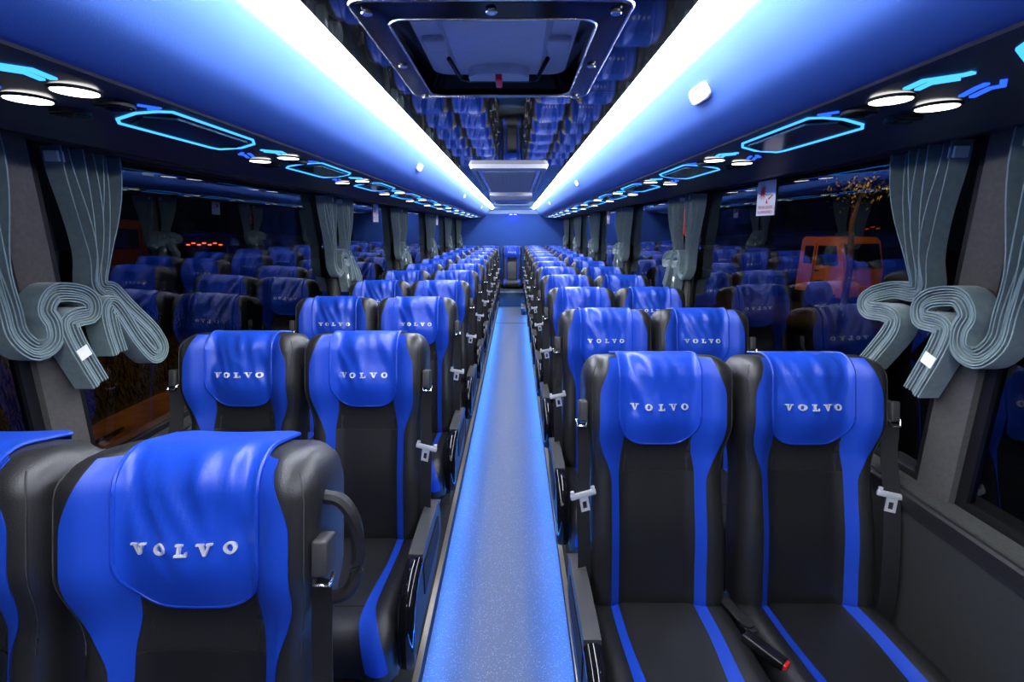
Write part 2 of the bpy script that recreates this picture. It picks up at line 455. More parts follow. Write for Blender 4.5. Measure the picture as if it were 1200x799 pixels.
for s in (-1, 1):
    hexp = [(0.715, 0.18), (0.718, 0.50), (0.745, 0.555), (0.81, 0.60), (0.878, 0.60), (0.885, 0.57), (0.885, 0.24), (0.86, 0.205), (0.79, 0.17), (0.74, 0.168)]
    m = {}
    m['hexagon_light'] = ribbon(MB(), [(s*x, y) for x, y in hexp], 0.0065, ZP, closed=True).mesh('hexagon_light', 'neon_blue', False)
    mb = MB()
    ribbon(mb, [(s*x, y) for x, y in [(0.745, -0.055), (0.738, -0.10), (0.772, -0.138), (0.775, -0.150)]], 0.011, ZP)
    ribbon(mb, [(s*x, y) for x, y in [(0.765, -0.055), (0.758, -0.09), (0.782, -0.12)]], 0.009, ZP)
    m['bent_light'] = mb.mesh('bent_light', 'neon_blue', False)
    mb = MB()
    ribbon(mb, [(s*x, y) for x, y in [(0.885, -0.035), (0.868, -0.085), (0.875, -0.10), (0.85, -0.125)]], 0.009, ZP)
    ribbon(mb, [(s*x, y) for x, y in [(0.865, -0.035), (0.848, -0.08), (0.842, -0.105)]], 0.009, ZP)
    m['chevron_light'] = mb.mesh('chevron_light', 'neon_deep', False)
    mb = MB(); ribbon(mb, [(s*x, y) for x, y in [(0.74, 0.115), (0.72, 0.145), (0.745, 0.15)]], 0.007, ZP)
    m['corner_light'] = mb.mesh('corner_light', 'neon_deep', False)
    m['lens'] = MB().disc((0, 0, -0.004), 0.034, 0.006, 24).mesh('lens', 'spot_white')
    m['bezel'] = MB().tube([(0.037*math.cos(a*PI/12), 0.037*math.sin(a*PI/12), -0.001) for a in range(24)], 0.003, 6, True).mesh('bezel', 'matte_black')
    vb = MB().disc((0, 0, -0.004), 0.034, 0.008, 20)
    m['air_vent'] = vb.mesh('air_vent', 'matte_black')
    vf = MB()
    for j in range(4): vf.box(-0.026, 0.026, -0.020+j*0.0125, -0.0165+j*0.0125, -0.007, -0.003)
    m['vent_slats'] = vf.mesh('vent_slats', 'gloss_black')
    m['tray'] = MB().prism([(s*0.73, 0.215), (s*0.735, 0.50), (s*0.815, 0.58), (s*0.868, 0.58), (s*0.868, 0.25), (s*0.79, 0.19)], 'z', ZP-0.0075, ZP-0.002).mesh('tray', 'gloss_black')
    UM[s] = m
for s, side, ys in ((-1, VERGE, 0.905), (1, LORRY, 0.97)):
    n = 0
    for i in range(-2, 12):
        y = ys + 0.80*i
        if y > 10.3: break
        n += 1
        t = thing('service_unit', '%s overhead service unit with blue light lines and two reading lamps, %s' % (ORD[n-1], side), 'service unit', (OX, y, 0), 'overhead service units')
        m = UM[s]
        for nm in ('hexagon_light', 'bent_light', 'chevron_light', 'corner_light', 'tray'):
            link(nm, m[nm], t)
        for x, dy in ((0.762, 0.0), (0.875, 0.025)):
            l = link('reading_lamp', m['lens'], t, (s*x, dy, pz(x)))
            link('bezel', m['bezel'], l)
        for x, dy in ((0.775, 0.10), (0.895, 0.13)):
            l = link('air_vent', m['air_vent'], t, (s*x, dy, pz(x)))
            link('vent_slats', m['vent_slats'], l)

# ---------------------------------------------------------------- loudspeaker grilles in the lockers
def grille(s, y, label):
    t = thing('speaker_grille', label, 'speaker', (s*0.565+OX, y, 1.925), 'locker loudspeakers')
    fr = [(0.0, 0.058*math.copysign(abs(math.cos(a))**0.45, math.cos(a)), 0.019*math.copysign(abs(math.sin(a))**0.45, math.sin(a))) for a in [2*PI*k/28 for k in range(28)]]
    R = Matrix.Rotation(-s*math.radians(32), 4, 'Y')
    MB().tube(fr, 0.005, 6, True).xform(R).obj('frame', 'white_plastic', t)
    m = MB().prism([(p[1]*0.97, p[2]*0.97) for p in fr], 'x', -0.003, 0.003).xform(R); m.obj('mesh_plate', 'grille_grey', t)
    sl = MB()
    for j in range(13):
        y_ = -0.048 + j*0.008
        sl.box(-0.0055, 0.0055, y_, y_+0.004, -0.014, 0.014)
    sl.xform(R).obj('slats', 'white_plastic', t)
grille(1, 1.44, 'white oval loudspeaker grille in blue locker, first from the front, ' + LORRY)
grille(1, 4.1, 'white oval loudspeaker grille in blue locker, second from the front, ' + LORRY)
grille(1, 7.2, 'white oval loudspeaker grille in blue locker, third from the front, ' + LORRY)
grille(-1, 3.05, 'white oval loudspeaker grille in blue locker, first from the front, ' + VERGE)
grille(-1, 5.7, 'white oval loudspeaker grille in blue locker, second from the front, ' + VERGE)
grille(-1, 8.6, 'white oval loudspeaker grille in blue locker, third from the front, ' + VERGE)

# ---------------------------------------------------------------- roof hatch
def rect_loop(x0, x1, y0, y1, r, z, seg=5):
    out = []
    for cx_, cy_, a0 in ((x1-r, y1-r, 0), (x0+r, y1-r, 90), (x0+r, y0+r, 180), (x1-r, y0+r, 270)):
        for k in range(seg+1):
            a = math.radians(a0 + 90*k/seg); out.append((cx_+r*math.cos(a), cy_+r*math.sin(a), z))
    return out
def ring_between(mb, A, B):
    n = len(A)
    mb.add(A + B, [(i, (i+1) % n, n+(i+1) % n, n+i) for i in range(n)])
    return mb
h = thing('roof_hatch', 'black framed emergency roof hatch with pale blue dome and red lever', 'roof hatch', (HX, 0, ZC))
W = HWX
mb = MB()
A = rect_loop(-W, W, HY0, HY1, 0.035, 0.0); B = rect_loop(-W+0.004, W-0.004, HY0+0.004, HY1-0.004, 0.033, -0.020)
C = rect_loop(-W+0.062, W-0.062, HY0+0.07, HY1-0.045, 0.04, -0.024); D_ = rect_loop(-W+0.068, W-0.068, HY0+0.076, HY1-0.051, 0.04, -0.006)
E_ = rect_loop(-W+0.085, W-0.085, HY0+0.09, HY1-0.07, 0.05, 0.032)
ring_between(mb, A, B); ring_between(mb, B, C); ring_between(mb, C, D_); ring_between(mb, D_, E_)
mb.obj('frame', 'frame_black', h, angle=30)
MB().tube(rect_loop(-W, W, HY0, HY1, 0.035, -0.016), 0.004, 6, True).obj('outer_bead', 'chrome', h)
MB().tube(rect_loop(-W+0.064, W-0.064, HY0+0.072, HY1-0.047, 0.04, -0.024), 0.003, 6, True).obj('inner_bead', 'chrome', h)
sm = MB().disc((0, 0, -0.006), 0.009, 0.008, 14).tube([(0.010*math.cos(a*PI/7), 0.010*math.sin(a*PI/7), -0.004) for a in range(14)], 0.002, 5, True).mesh('screw', 'chrome')
for x, y in ((-W+0.033, HY0+0.04), (0, HY0+0.035), (W-0.033, HY0+0.04), (-W+0.033, 1.43), (W-0.033, 1.43), (-W+0.04, HY1-0.022), (W-0.04, HY1-0.022)):
    link('screw', sm, h, (x, y, -0.022))
mb = MB()
Wd = W-0.085
rings = [rect_loop(-Wd-0.02, Wd+0.02, HY0+0.07, HY1-0.05, 0.05, 0.030), rect_loop(-Wd+0.03, Wd-0.03, HY0+0.12, HY1-0.11, 0.05, 0.036),
         rect_loop(-Wd+0.065, Wd-0.065, HY0+0.15, HY1-0.145, 0.045, 0.036), rect_loop(-Wd+0.085, Wd-0.085, HY0+0.17, HY1-0.165, 0.04, 0.020)]
for a, b_ in zip(rings, rings[1:]): ring_between(mb, a, b_)
n = len(rings[-1]); mb.add(rings[-1], [tuple(range(n))])
mb.obj('dome', 'dome_white', h, angle=25)
for sx in (-1, 1):
    MB().rbox(min(sx*(Wd-0.075), sx*(Wd-0.01)), max(sx*(Wd-0.075), sx*(Wd-0.01)), 1.38, 1.45, 0.018, 0.036, 0.007).obj('dome_rib', 'dome_white', h)
pl = [(-0.095, 1.64), (-0.095, 1.585), (-0.075, 1.565), (-0.035, 1.548), (0.035, 1.548), (0.075, 1.565), (0.095, 1.585), (0.095, 1.64)]
MB().prism(pl, 'z', -0.008, 0.025).obj('handle_plate', 'white_plastic', h, angle=20)
MB().rbox(-0.010, 0.010, 1.555, 1.635, -0.026, -0.004, 0.004).obj('lever', 'red_lever', h)
MB().tube([(-0.15, 1.54, 0.03), (-0.122, 1.62, -0.002), (-0.095, 1.632, -0.004), (0.095, 1.632, -0.004), (0.122, 1.62, -0.002), (0.15, 1.54, 0.03)], 0.007, 8).obj('pull_bar', 'gloss_black', h)

# ---------------------------------------------------------------- air return grille and unit behind
g = thing('air_grille', 'white framed air return grille in the glossy ceiling', 'grille', (0.01, 0, ZC))
GY0, GY1, GW = 3.62, 5.55, 0.30
g.location = (0.01, 0, ZC + 0.062); g.rotation_euler = (-0.0172, 0, 0)     # the grille slopes down towards the rear
mb = MB()
A = rect_loop(-GW, GW, GY0, GY1, 0.03, 0.0); B = rect_loop(-GW+0.01, GW-0.01, GY0+0.015, GY1-0.015, 0.03, -0.028)
C = rect_loop(-GW+0.035, GW-0.035, GY0+0.17, GY1-0.05, 0.02, -0.026); D_ = rect_loop(-GW+0.04, GW-0.04, GY0+0.18, GY1-0.055, 0.02, -0.008)
ring_between(mb, A, B); ring_between(mb, B, C); ring_between(mb, C, D_)
mb.obj('frame', 'white_plastic', g, angle=25)
MB().box(-GW+0.04, GW-0.04, GY0+0.18, GY1-0.055, -0.009, -0.004).obj('backing', 'grille_back', g)
slat = MB().prism([(-0.013, -0.010), (0.011, -0.030), (0.013, -0.028), (-0.011, -0.008)], 'x', -0.21, 0.21).mesh('slat', 'grille_grey', False)
for j in range(58):
    link('slat', slat, g, (0, GY0+0.21+j*0.0285, 0))
bar_m = MB().box(-0.003, 0.003, GY0+0.20, GY1-0.07, -0.031, -0.011).mesh('mesh_bar', 'grille_grey', False)
for j in range(22):
    link('mesh_bar', bar_m, g, (-0.21+j*0.02, 0, 0))
for sx in (-1, 1):
    MB().box(sx*0.238-0.014, sx*0.238+0.014, GY0+0.20, GY1-0.07, -0.016, -0.010).obj('side_panel', 'chrome', g)
u = thing('air_unit', 'white air conditioning box hanging behind the ceiling grille', 'air conditioner', (0.01, 5.62, ZC - 0.038))
MB().prism([(0.0, 0.036), (0.0, -0.05), (0.10, -0.095), (0.62, -0.095), (0.70, -0.02), (0.70, 0.036)], 'x', -0.25, 0.25).obj('housing', 'white_plastic', u, angle=25)
MB().prism([(-0.006, -0.055), (0.094, -0.100), (0.11, -0.100), (0.0, -0.048)], 'x', -0.21, 0.21).obj('outlet_flap', 'white_plastic', u, angle=25)
MB().prism([(0.115, -0.0965), (0.59, -0.0965), (0.59, -0.104), (0.115, -0.104)], 'x', -0.20, 0.20).obj('underside_screen', 'gloss_black', u, angle=25)
h2 = thing('rear_roof_hatch', 'dark roof hatch near the rear bulkhead, behind the white air unit', 'roof hatch', (0.01, 8.0, ZC))
mb = MB(); ring_between(mb, rect_loop(-0.30, 0.30, 0, 0.7, 0.03, 0), rect_loop(-0.29, 0.29, 0.01, 0.69, 0.03, -0.03))
ring_between(mb, rect_loop(-0.29, 0.29, 0.01, 0.69, 0.03, -0.03), rect_loop(-0.24, 0.24, 0.06, 0.64, 0.03, -0.03)); mb.obj('frame', 'gloss_black', h2, angle=25)
MB().box(-0.25, 0.25, 0.05, 0.65, -0.012, -0.004).obj('dome', 'matte_black', h2)

# ---------------------------------------------------------------- coach seats
AL = math.radians(14.0)
T = Vector((0, math.sin(AL), math.cos(AL))); N = Vector((0, -math.cos(AL), math.sin(AL)))
B0 = Vector((0, 0, 0.44)); VT = 0.762; RT = 0.065; RE = 0.046
def half_w(v):
    x = 0.200 + 0.006*ss(0.30, 0.05, v) if False else 0.203
    x = lerp(0.205, 0.196, ss(0.10, 0.40, v)); x = lerp(x, 0.217, ss(0.42, 0.56, v))
    R = 0.075
    if v > VT - R:
        q = min(1.0, (v - (VT - R))/R); x -= R*(1 - math.sqrt(max(0, 1 - q*q)))*0.75
    return x
def drop(e, r):
    if e >= r: return 0.0
    e = max(0.0, e); return r - math.sqrt(max(0, r*r - (r - e)**2))
def depth(u, v):
    a = abs(u); hz = ss(0.45, 0.58, v)
    d = 0.010*math.exp(-((v-0.22)/0.12)**2)
    d += (0.042 + 0.006*hz)*ss(0.090, 0.160, a)
    d += hz*(0.030 + 0.016*(1 - ss(0.0, 0.11, a)))
    d -= min(0.085, drop(half_w(v) - a, RE) + drop(VT - v, RT))
    d -= drop(v + 0.005, 0.03)
    return d
def bpt(u, v, off=0.0):
    e = VT - v
    q = max(0.0, min(1.0, (RT - e)/RT)) if e < RT else 0.0
    dr = N*math.sqrt(1 - q*q) + T*q
    ew = half_w(min(v, VT)) - abs(u)
    side = Vector((0, 0, 0))
    if ew < RE:
        k = min(1.0, (RE - max(ew, 0))/RE); dr = dr*math.sqrt(1 - k*k) + Vector((math.copysign(k, u), 0, 0))
    return B0 + Vector((u, 0, 0)) + T*v + N*depth(u, v) + dr*off

def patch(rows, hi, lo):
    """rows: list of lists of functions-args (u,v); surface raised by hi, skirt down to lo"""
    mb = MB(); m = len(rows[0]); n = len(rows)
    vs = [bpt(u, v, hi) for r in rows for u, v in r]
    fs = [(i*m+j, i*m+j+1, (i+1)*m+j+1, (i+1)*m+j) for i in range(n-1) for j in range(m-1)]
    border = [(0, j) for j in range(m)] + [(i, m-1) for i in range(1, n)] + [(n-1, j) for j in range(m-2, -1, -1)] + [(i, 0) for i in range(n-2, 0, -1)]
    base = len(vs)
    vs += [bpt(*rows[i][j], lo) for i, j in border]
    L = len(border)
    for k in range(L):
        i, j = border[k]; i2, j2 = border[(k+1) % L]
        fs.append((i*m+j, i2*m+j2, base+(k+1) % L, base+k))
    return mb.add(vs, fs)

def s_in(v):  return lerp(0.113, 0.100, ss(0.40, 0.52, v))
def s_out(v):
    x = lerp(0.139, 0.181, ss(0.38, 0.54, v)); return lerp(x, 0.150, ss(0.64, 0.752, v))
def span(a, b, n): return [a + (b-a)*i/n for i in range(n+1)]

SM = {}
def make_seat_meshes():
    # shell
    vs_ = span(-0.03, VT - 0.07, 26) + [VT - 0.07 + 0.07*math.sin(i*PI/16) for i in range(1, 9)]
    ss_ = [math.sin(x*PI/2) for x in span(-1, 1, 28)]
    mb = MB(); m = len(ss_); n = len(vs_)
    V = []
    for v in vs_:
        for s_ in ss_:
            V.append(bpt(s_*half_w(v)*0.9999, v))
    F = [(i*m+j, i*m+j+1, (i+1)*m+j+1, (i+1)*m+j) for i in range(n-1) for j in range(m-1)]
    border = [(0, j) for j in range(m)] + [(i, m-1) for i in range(1, n)] + [(n-1, j) for j in range(m-2, -1, -1)] + [(i, 0) for i in range(n-2, 0, -1)]
    def ringp(shrink, dz):
        out = []
        for i, j in border:
            v = vs_[i]; u = ss_[j]*half_w(v)
            uu = u*(1 - shrink); vv = min(v, VT - shrink*0.4)
            out.append(B0 + Vector((uu, 0, 0)) + T*vv + N*dz)
        return out
    L = len(border); base = len(V)
    V += ringp(0.0, -0.062); V += ringp(0.06, -0.090)
    for k in range(L):
        i, j = border[k]; i2, j2 = border[(k+1) % L]; k2 = (k+1) % L
        F.append((i*m+j, i2*m+j2, base+k2, base+k)); F.append((base+k, base+k2, base+L+k2, base+L+k))
    F.append(tuple(base+L+k for k in range(L)))
    SM['backrest'] = mb.add(V, F).mesh('backrest', 'black_leather', angle=60)
    # stitching lines on bolsters
    for sx in (-1, 1):
        SM['stitching%d' % sx] = MB().tube([bpt(sx*(half_w(v) - 0.016), v, 0.0004) for v in span(0.42, 0.735, 22)], 0.0014, 4).mesh('stitching', 'arm_pad')
    for sx, nm in ((-1, 'a'), (1, 'b')):
        rows = [[(sx*u, v) for u in span(s_in(v), s_out(v), 5)] for v in span(0.0, 0.752, 44)]
        SM['stripe_' + nm] = patch(rows, 0.0022, -0.004).mesh('stripe', 'stripe_blue', angle=50)
    rows = [[(u, v) for u in span(-s_in(v)+0.001, s_in(v)-0.001, 14)] for v in span(0.005, 0.408, 20)]
    SM['lower_panel'] = patch(rows, 0.0028, -0.004).mesh('lower_panel', 'panel_leather', angle=50)
    rows = [[(u, v) for u in span(-s_in(v)+0.001, s_in(v)-0.001, 14)] for v in span(0.412, 0.515, 8)]
    SM['upper_panel'] = patch(rows, 0.0012, -0.004).mesh('upper_panel', 'dark_cloth', angle=50)
    # head covers, three with different creases
    QB, WC = 0.497, 0.118
    def wc(q):
        d = (q - QB)/0.085
        return WC if d >= 1 else WC - 0.078*(1 - math.sqrt(max(0, 1 - (1-d)**2)))
    def cpt(u, q, off, seed):
        if q <= VT:
            p = bpt(u, q, off)
        else:
            e = q - VT; p = bpt(u, VT, off)
            if e <= 0.07: p = p - N*e
            else: p = p - N*0.07 - T*(e - 0.07) - N*0.004
        if seed is not None:
            fall = ss(QB + 0.03, QB + 0.12, q)*(1 - ss(VT, VT + 0.05, q))*(1 - ss(0.7, 1.0, abs(u)/WC))
            x, y = u/WC, (q - 0.60)/0.15
            w_ = noise.noise(Vector((x*1.9 + seed*3.1, y*1.1 + 0.6*abs(x), seed*7.7)))*0.011
            w_ += -abs(noise.noise(Vector((x*2.6 + y*1.2 + seed, y*0.7, seed*2.3))))*0.020
            w_ += noise.noise(Vector((x*5 + seed, y*3, 5.0)))*0.0025
            p = p + N*(max(-0.0065, w_ + 0.009)*fall)
        return p
    qs = [QB + 0.085*(1 - math.cos(i*PI/2/9)) for i in range(9)] + span(QB + 0.085, VT - 0.06, 22) + [VT - 0.06 + 0.06*math.sin(i*PI/2/7) for i in range(1, 8)] + [VT + 0.02, VT + 0.045, VT + 0.07, VT + 0.09, VT + 0.15, VT + 0.20]
    us = span(-1, 1, 26)
    for sd in range(3):
        mb = MB(); m = len(us); n = len(qs)
        V = [cpt(x*wc(q), q, 0.0085, sd + 1.3) for q in qs for x in us]
        F = [(i*m+j, i*m+j+1, (i+1)*m+j+1, (i+1)*m+j) for i in range(n-1) for j in range(m-1)]
        border = [(0, j) for j in range(m)] + [(i, m-1) for i in range(1, n)] + [(n-1, j) for j in range(m-2, -1, -1)] + [(i, 0) for i in range(n-2, 0, -1)]
        base = len(V); L = len(border)
        V += [cpt(us[j]*wc(qs[i])*0.995, qs[i], 0.003, None) for i, j in border]
        for k in range(L):
            i, j = border[k]; i2, j2 = border[(k+1) % L]
            F.append((i*m+j, i2*m+j2, base+(k+1) % L, base+k))
        SM['cover%d' % sd] = mb.add(V, F).mesh('head_cover', 'cover_blue', angle=60)
        # letters of the name on the cover
        lm = MB()
        def poly(pts, uc, vc):
            pts = [(x*0.86, y*0.92) for x, y in pts]
            a = [cpt(uc + x, vc + y, 0.0095, sd + 1.3) for x, y in pts]; b_ = [cpt(uc + x, vc + y, 0.0135, sd + 1.3) for x, y in pts]
            k = len(pts); lm.add(a + b_, [tuple(range(k-1, -1, -1)), tuple(range(k, 2*k))] + [(i, (i+1) % k, k+(i+1) % k, k+i) for i in range(k)])
        H = 0.0105
        def letter(ch, uc, vc):
            if ch == 'V':
                poly([(-0.011, H), (-0.004, H), (0.003, -H), (-0.0015, -H)], uc, vc)
                poly([(0.0065, H), (0.010, H), (0.003, -H), (0.0005, -H)], uc, vc)
                poly([(-0.0145, H), (-0.0145, H-0.0035), (-0.001, H-0.0035), (-0.001, H)], uc, vc)
                poly([(0.0035, H), (0.0035, H-0.0035), (0.0135, H-0.0035), (0.0135, H)], uc, vc)
            elif ch == 'L':
                poly([(-0.006, H), (0.0, H), (0.0, -H), (-0.006, -H)], uc, vc)
                poly([(-0.010, H), (0.004, H), (0.004, H-0.0035), (-0.010, H-0.0035)], uc, vc)
                poly([(-0.010, -H+0.0038), (0.012, -H+0.0038), (0.012, -H), (-0.010, -H)], uc, vc)
                poly([(0.0085, -H+0.008), (0.012, -H+0.008), (0.012, -H+0.0036), (0.0085, -H+0.0036)], uc, vc)
            else:
                k = 16
                for i in range(k):
                    a0, a1 = 2*PI*i/k, 2*PI*(i+1)/k
                    poly([(0.0125*math.cos(a0), H*math.sin(a0)), (0.0125*math.cos(a1), H*math.sin(a1)), (0.0062*math.cos(a1), 0.0072*math.sin(a1)), (0.0062*math.cos(a0), 0.0072*math.sin(a0))], uc, vc)
        for i, ch in enumerate('VOLVO'): letter(ch, (i - 2)*0.0365, 0.610)
        SM['letters%d' % sd] = lm.mesh('lettering', 'letter_silver', False)
    pth = [cpt(-wc(q), q, 0.0055, None) for q in qs[::-1][3:]] + [cpt(x*wc(QB), QB, 0.0055, None) for x in (-0.5, 0, 0.5)] + [cpt(wc(q), q, 0.0055, None) for q in qs[:-3]]
    SM['piping'] = MB().tube(pth, 0.0042, 6).mesh('piping', 'cover_blue')
    pth = [cpt(-wc(q)+0.011, q, 0.0088, None) for q in qs[::-1][10:-3]] + [cpt(x*wc(QB), QB+0.010, 0.0088, None) for x in (-0.5, 0, 0.5)] + [cpt(wc(q)-0.011, q, 0.0088, None) for q in qs[3:-10]]
    # cushion
    L0, RN = 0.375, 0.078
    def cz_(t): return 0.448 + 0.028*max(0, t)/L0
    def cush(u, t, off=0.0):
        a = abs(u); bump_ = 0.022*ss(0.10, 0.165, a) - 0.010*math.exp(-(a/0.09)**2)*math.exp(-((t-0.18)/0.13)**2)
        bump_ -= min(0.045, drop(0.212 - a, 0.045))
        hgt = bump_ + off
        if t <= L0:
            return Vector((u, -t, cz_(t) + hgt))
        ph = (t - L0)/RN
        if ph <= 1.75:
            c = Vector((u, -L0, cz_(L0) - RN)); return c + Vector((0, -math.sin(ph), math.cos(ph)))*(RN + hgt)
        c = Vector((u, -L0, cz_(L0) - RN)); q = Vector((0, -math.sin(1.75), math.cos(1.75)))
        return c + q*(RN + hgt) + Vector((0, 0.03, -1)).normalized()*(t - L0 - 1.75*RN)
    ts = span(-0.06, L0, 16) + [L0 + RN*1.75*i/10 for i in range(1, 11)] + [L0 + 1.75*RN + 0.035]
    mb = MB(); m = len(ss_); n = len(ts)
    V = [cush(s_*0.212*0.9999, t) for t in ts for s_ in ss_]
    F = [(i*m+j, i*m+j+1, (i+1)*m+j+1, (i+1)*m+j) for i in range(n-1) for j in range(m-1)]
    border = [(0, j) for j in range(m)] + [(i, m-1) for i in range(1, n)] + [(n-1, j) for j in range(m-2, -1, -1)] + [(i, 0) for i in range(n-2, 0, -1)]
    base = len(V); L = len(border)
    for i, j in border:
        p = V[i*m+j]; V.append(Vector((p[0], max(p[1], -0.43), 0.335)))
    for k in range(L):
        i, j = border[k]; i2, j2 = border[(k+1) % L]
        F.append((i*m+j, i2*m+j2, base+(k+1) % L, base+k))
    F.append(tuple(base+k for k in range(L)))
    SM['cushion'] = mb.add(V, F).mesh('cushion', 'panel_leather', angle=60)
    for sx, nm in ((-1, 'a'), (1, 'b')):
        def ci(t): return lerp(lerp(0.113, 0.098, ss(0.1, 0.33, t)), 0.135, ss(0.36, 0.52, t))
        def co(t): return lerp(lerp(0.141, 0.134, ss(0.1, 0.30, t)), 0.196, ss(0.33, 0.50, t))
        tt = span(0.0, L0, 14) + [L0 + RN*1.75*i/10 for i in range(1, 11)]
        mb = MB(); V = []; F = []
        for t in tt:
            r = span(ci(t), co(t), 4)
            V += [cush(sx*r[0], t, -0.003)] + [cush(sx*u_, t, 0.0025) for u_ in r] + [cush(sx*r[-1], t, -0.003)]
        for i in range(len(tt)-1):
            for j in range(6): F.append((i*7+j, i*7+j+1, (i+1)*7+j+1, (i+1)*7+j))
        SM['cstripe_' + nm] = mb.add(V, F).mesh('stripe', 'stripe_blue', angle=50)
    mb = MB(); mb.tube([cush(u_, 0.33, 0.0005) for u_ in span(-0.10, 0.10, 14)], 0.0016, 4)
    SM['cushion_seam'] = mb.mesh('seam', 'dark_cloth')
    # base
    mb = MB()
    mb.prism([(-0.16, 0.106), (0.10, 0.106), (0.06, 0.15), (0.02, 0.335), (-0.16, 0.335), (-0.12, 0.15)], 'x', -0.19, -0.13)
    mb.prism([(-0.16, 0.106), (0.10, 0.106), (0.06, 0.15), (0.02, 0.335), (-0.16, 0.335), (-0.12, 0.15)], 'x', 0.13, 0.19)
    mb.box(-0.13, 0.13, -0.10, -0.06, 0.29, 0.33)
    SM['base'] = mb.mesh('base', 'matte_black', angle=30)
    # armrest for +x side (mirrored for the other)
    for sx in (-1, 1):
        x0, x1 = sorted((sx*0.2165, sx*0.262))
        prof = [(0.075, 0.43), (0.085, 0.50), (0.07, 0.555), (-0.28, 0.572), (-0.36, 0.560), (-0.405, 0.515), (-0.425, 0.45), (-0.432, 0.385), (-0.420, 0.365), (-0.385, 0.360), (-0.30, 0.372), (-0.05, 0.38)]
        mb = MB().prism(prof, 'x', x0 + 0.006, x1 - 0.006)
        SM['arm%d' % sx] = mb.mesh('armrest', 'matte_black', angle=30)
        xo = sx*0.256
        a_, b_ = sorted((xo, xo + sx*0.004))
        SM['armpanel%d' % sx] = MB().prism([(0.02, 0.45), (0.02, 0.53), (-0.25, 0.54), (-0.25, 0.44)], 'x', a_, b_).mesh('side_inset', 'dark_cloth')
        mb = MB()
        top = [(0.08, 0.560), (0.03, 0.590), (-0.10, 0.598), (-0.22, 0.598), (-0.262, 0.594), (-0.268, 0.566), (-0.10, 0.562)]
        mb.prism(top, 'x', x0 + 0.001, x1 - 0.001)
        SM['armpad%d' % sx] = mb.mesh('armrest_pad', 'arm_pad', angle=35)
        outer = [(-0.270, 0.594), (-0.33, 0.588), (-0.375, 0.568), (-0.412, 0.530), (-0.436, 0.475), (-0.446, 0.41), (-0.444, 0.372), (-0.43, 0.358)]
        inner = [(-0.41, 0.375), (-0.42, 0.41), (-0.41, 0.47), (-0.39, 0.515), (-0.36, 0.545), (-0.32, 0.560), (-0.272, 0.566)]
        mb = MB(); V = []; F = []; nc = 9
        full = outer + inner; no = len(outer); nf = len(full)
        for k in range(nc):
            q = 2*k/(nc-1) - 1; ins = 0.013*(1 - math.sqrt(max(0, 1 - q*q*0.97)))
            for i, p in enumerate(full):
                if i < no:
                    v2 = Vector((-0.30 - p[0], 0.45 - p[1])).normalized()*ins; p = (p[0] + v2.x, p[1] + v2.y)
                V.append((lerp(x0, x1, k/(nc-1)), p[0], p[1]))
        for k in range(nc-1):
            for i in range(nf): F.append((k*nf+i, k*nf+(i+1) % nf, (k+1)*nf+(i+1) % nf, (k+1)*nf+i))
        F += [tuple(range(nf)), tuple((nc-1)*nf+i for i in range(nf))]
        mb.add(V, F)
        SM['armcap%d' % sx] = mb.mesh('armrest_cap', 'cap_black', angle=50)
        # belt: guide, strap, tongue, all on side sx
        g0 = bpt(sx*0.214, 0.60, 0.0)
        gm = MB().rbox(-0.013, 0.013, -0.022, 0.022, -0.03, 0.03, 0.006)
        gm.xform(Matrix.Translation(g0 + Vector((sx*0.012, 0.0, 0.0))) @ Matrix.Rotation(-AL, 4, 'X'))
        SM['guide%d' % sx] = gm.mesh('belt_guide', 'arm_pad')
        lp = g0 + Vector((sx*0.016, -0.020, -0.034))
        SM['loop%d' % sx] = MB().tube([lp + Vector((-0.016, 0.006, 0.012)), lp + Vector((-0.014, -0.006, -0.004)), lp + Vector((0.012, -0.006, -0.004)), lp + Vector((0.015, 0.006, 0.012))], 0.0035, 6).mesh('guide_loop', 'chrome')
        mb = MB()
        ctl = [lp + Vector((0, 0.004, 0)), bpt(sx*0.222, 0.50, 0) + Vector((0, -0.040, 0)), bpt(sx*0.226, 0.35, 0) + Vector((0, -0.055, 0)), bpt(sx*0.222, 0.18, 0) + Vector((0, -0.050, 0)), Vector((sx*0.222, -0.03, 0.47)), Vector((sx*0.222, -0.02, 0.36))]
        pts = catmull([tuple(p) for p in ctl], 24); V = []; F = []
        for i, p in enumerate(pts):
            wd = 0.021 if i > 2 else 0.013 + 0.0027*i
            ax = Vector((1, -0.35*sx, 0)).normalized()
            V += [p - ax*wd + Vector((0, 0.001, 0)), p + ax*wd + Vector((0, 0.001, 0)), p + ax*wd - Vector((0, 0.001, 0)), p - ax*wd - Vector((0, 0.001, 0))]
        for i in range(len(pts)-1):
            for j in range(4): F.append((i*4+j, i*4+(j+1) % 4, (i+1)*4+(j+1) % 4, (i+1)*4+j))
        SM['strap%d' % sx] = mb.add(V, F).mesh('belt_strap', 'belt_black')
        tp = bpt(sx*0.226, 0.37, 0) + Vector((0, -0.060, 0))
        mb = MB().rbox(-0.036, 0.036, -0.005, 0.005, -0.008, 0.008, 0.004, 2)
        mb.rbox(-0.034, -0.024, -0.004, 0.004, 0.004, 0.016, 0.002, 2).rbox(0.024, 0.034, -0.004, 0.004, 0.004, 0.016, 0.002, 2)
        mb.box(-0.012, -0.006, -0.002, 0.002, -0.044, -0.006).box(0.006, 0.012, -0.002, 0.002, -0.044, -0.006).box(-0.006, 0.006, -0.002, 0.002, -0.018, -0.006).box(-0.006, 0.006, -0.002, 0.002, -0.044, -0.037)
        mb.xform(Matrix.Translation(tp) @ Matrix.Rotation(sx*0.10, 4, 'Y') @ Matrix.Rotation(-sx*0.3, 4, 'Z') @ Matrix.Rotation(-0.2, 4, 'X') @ Matrix.Scale(1.12, 4))
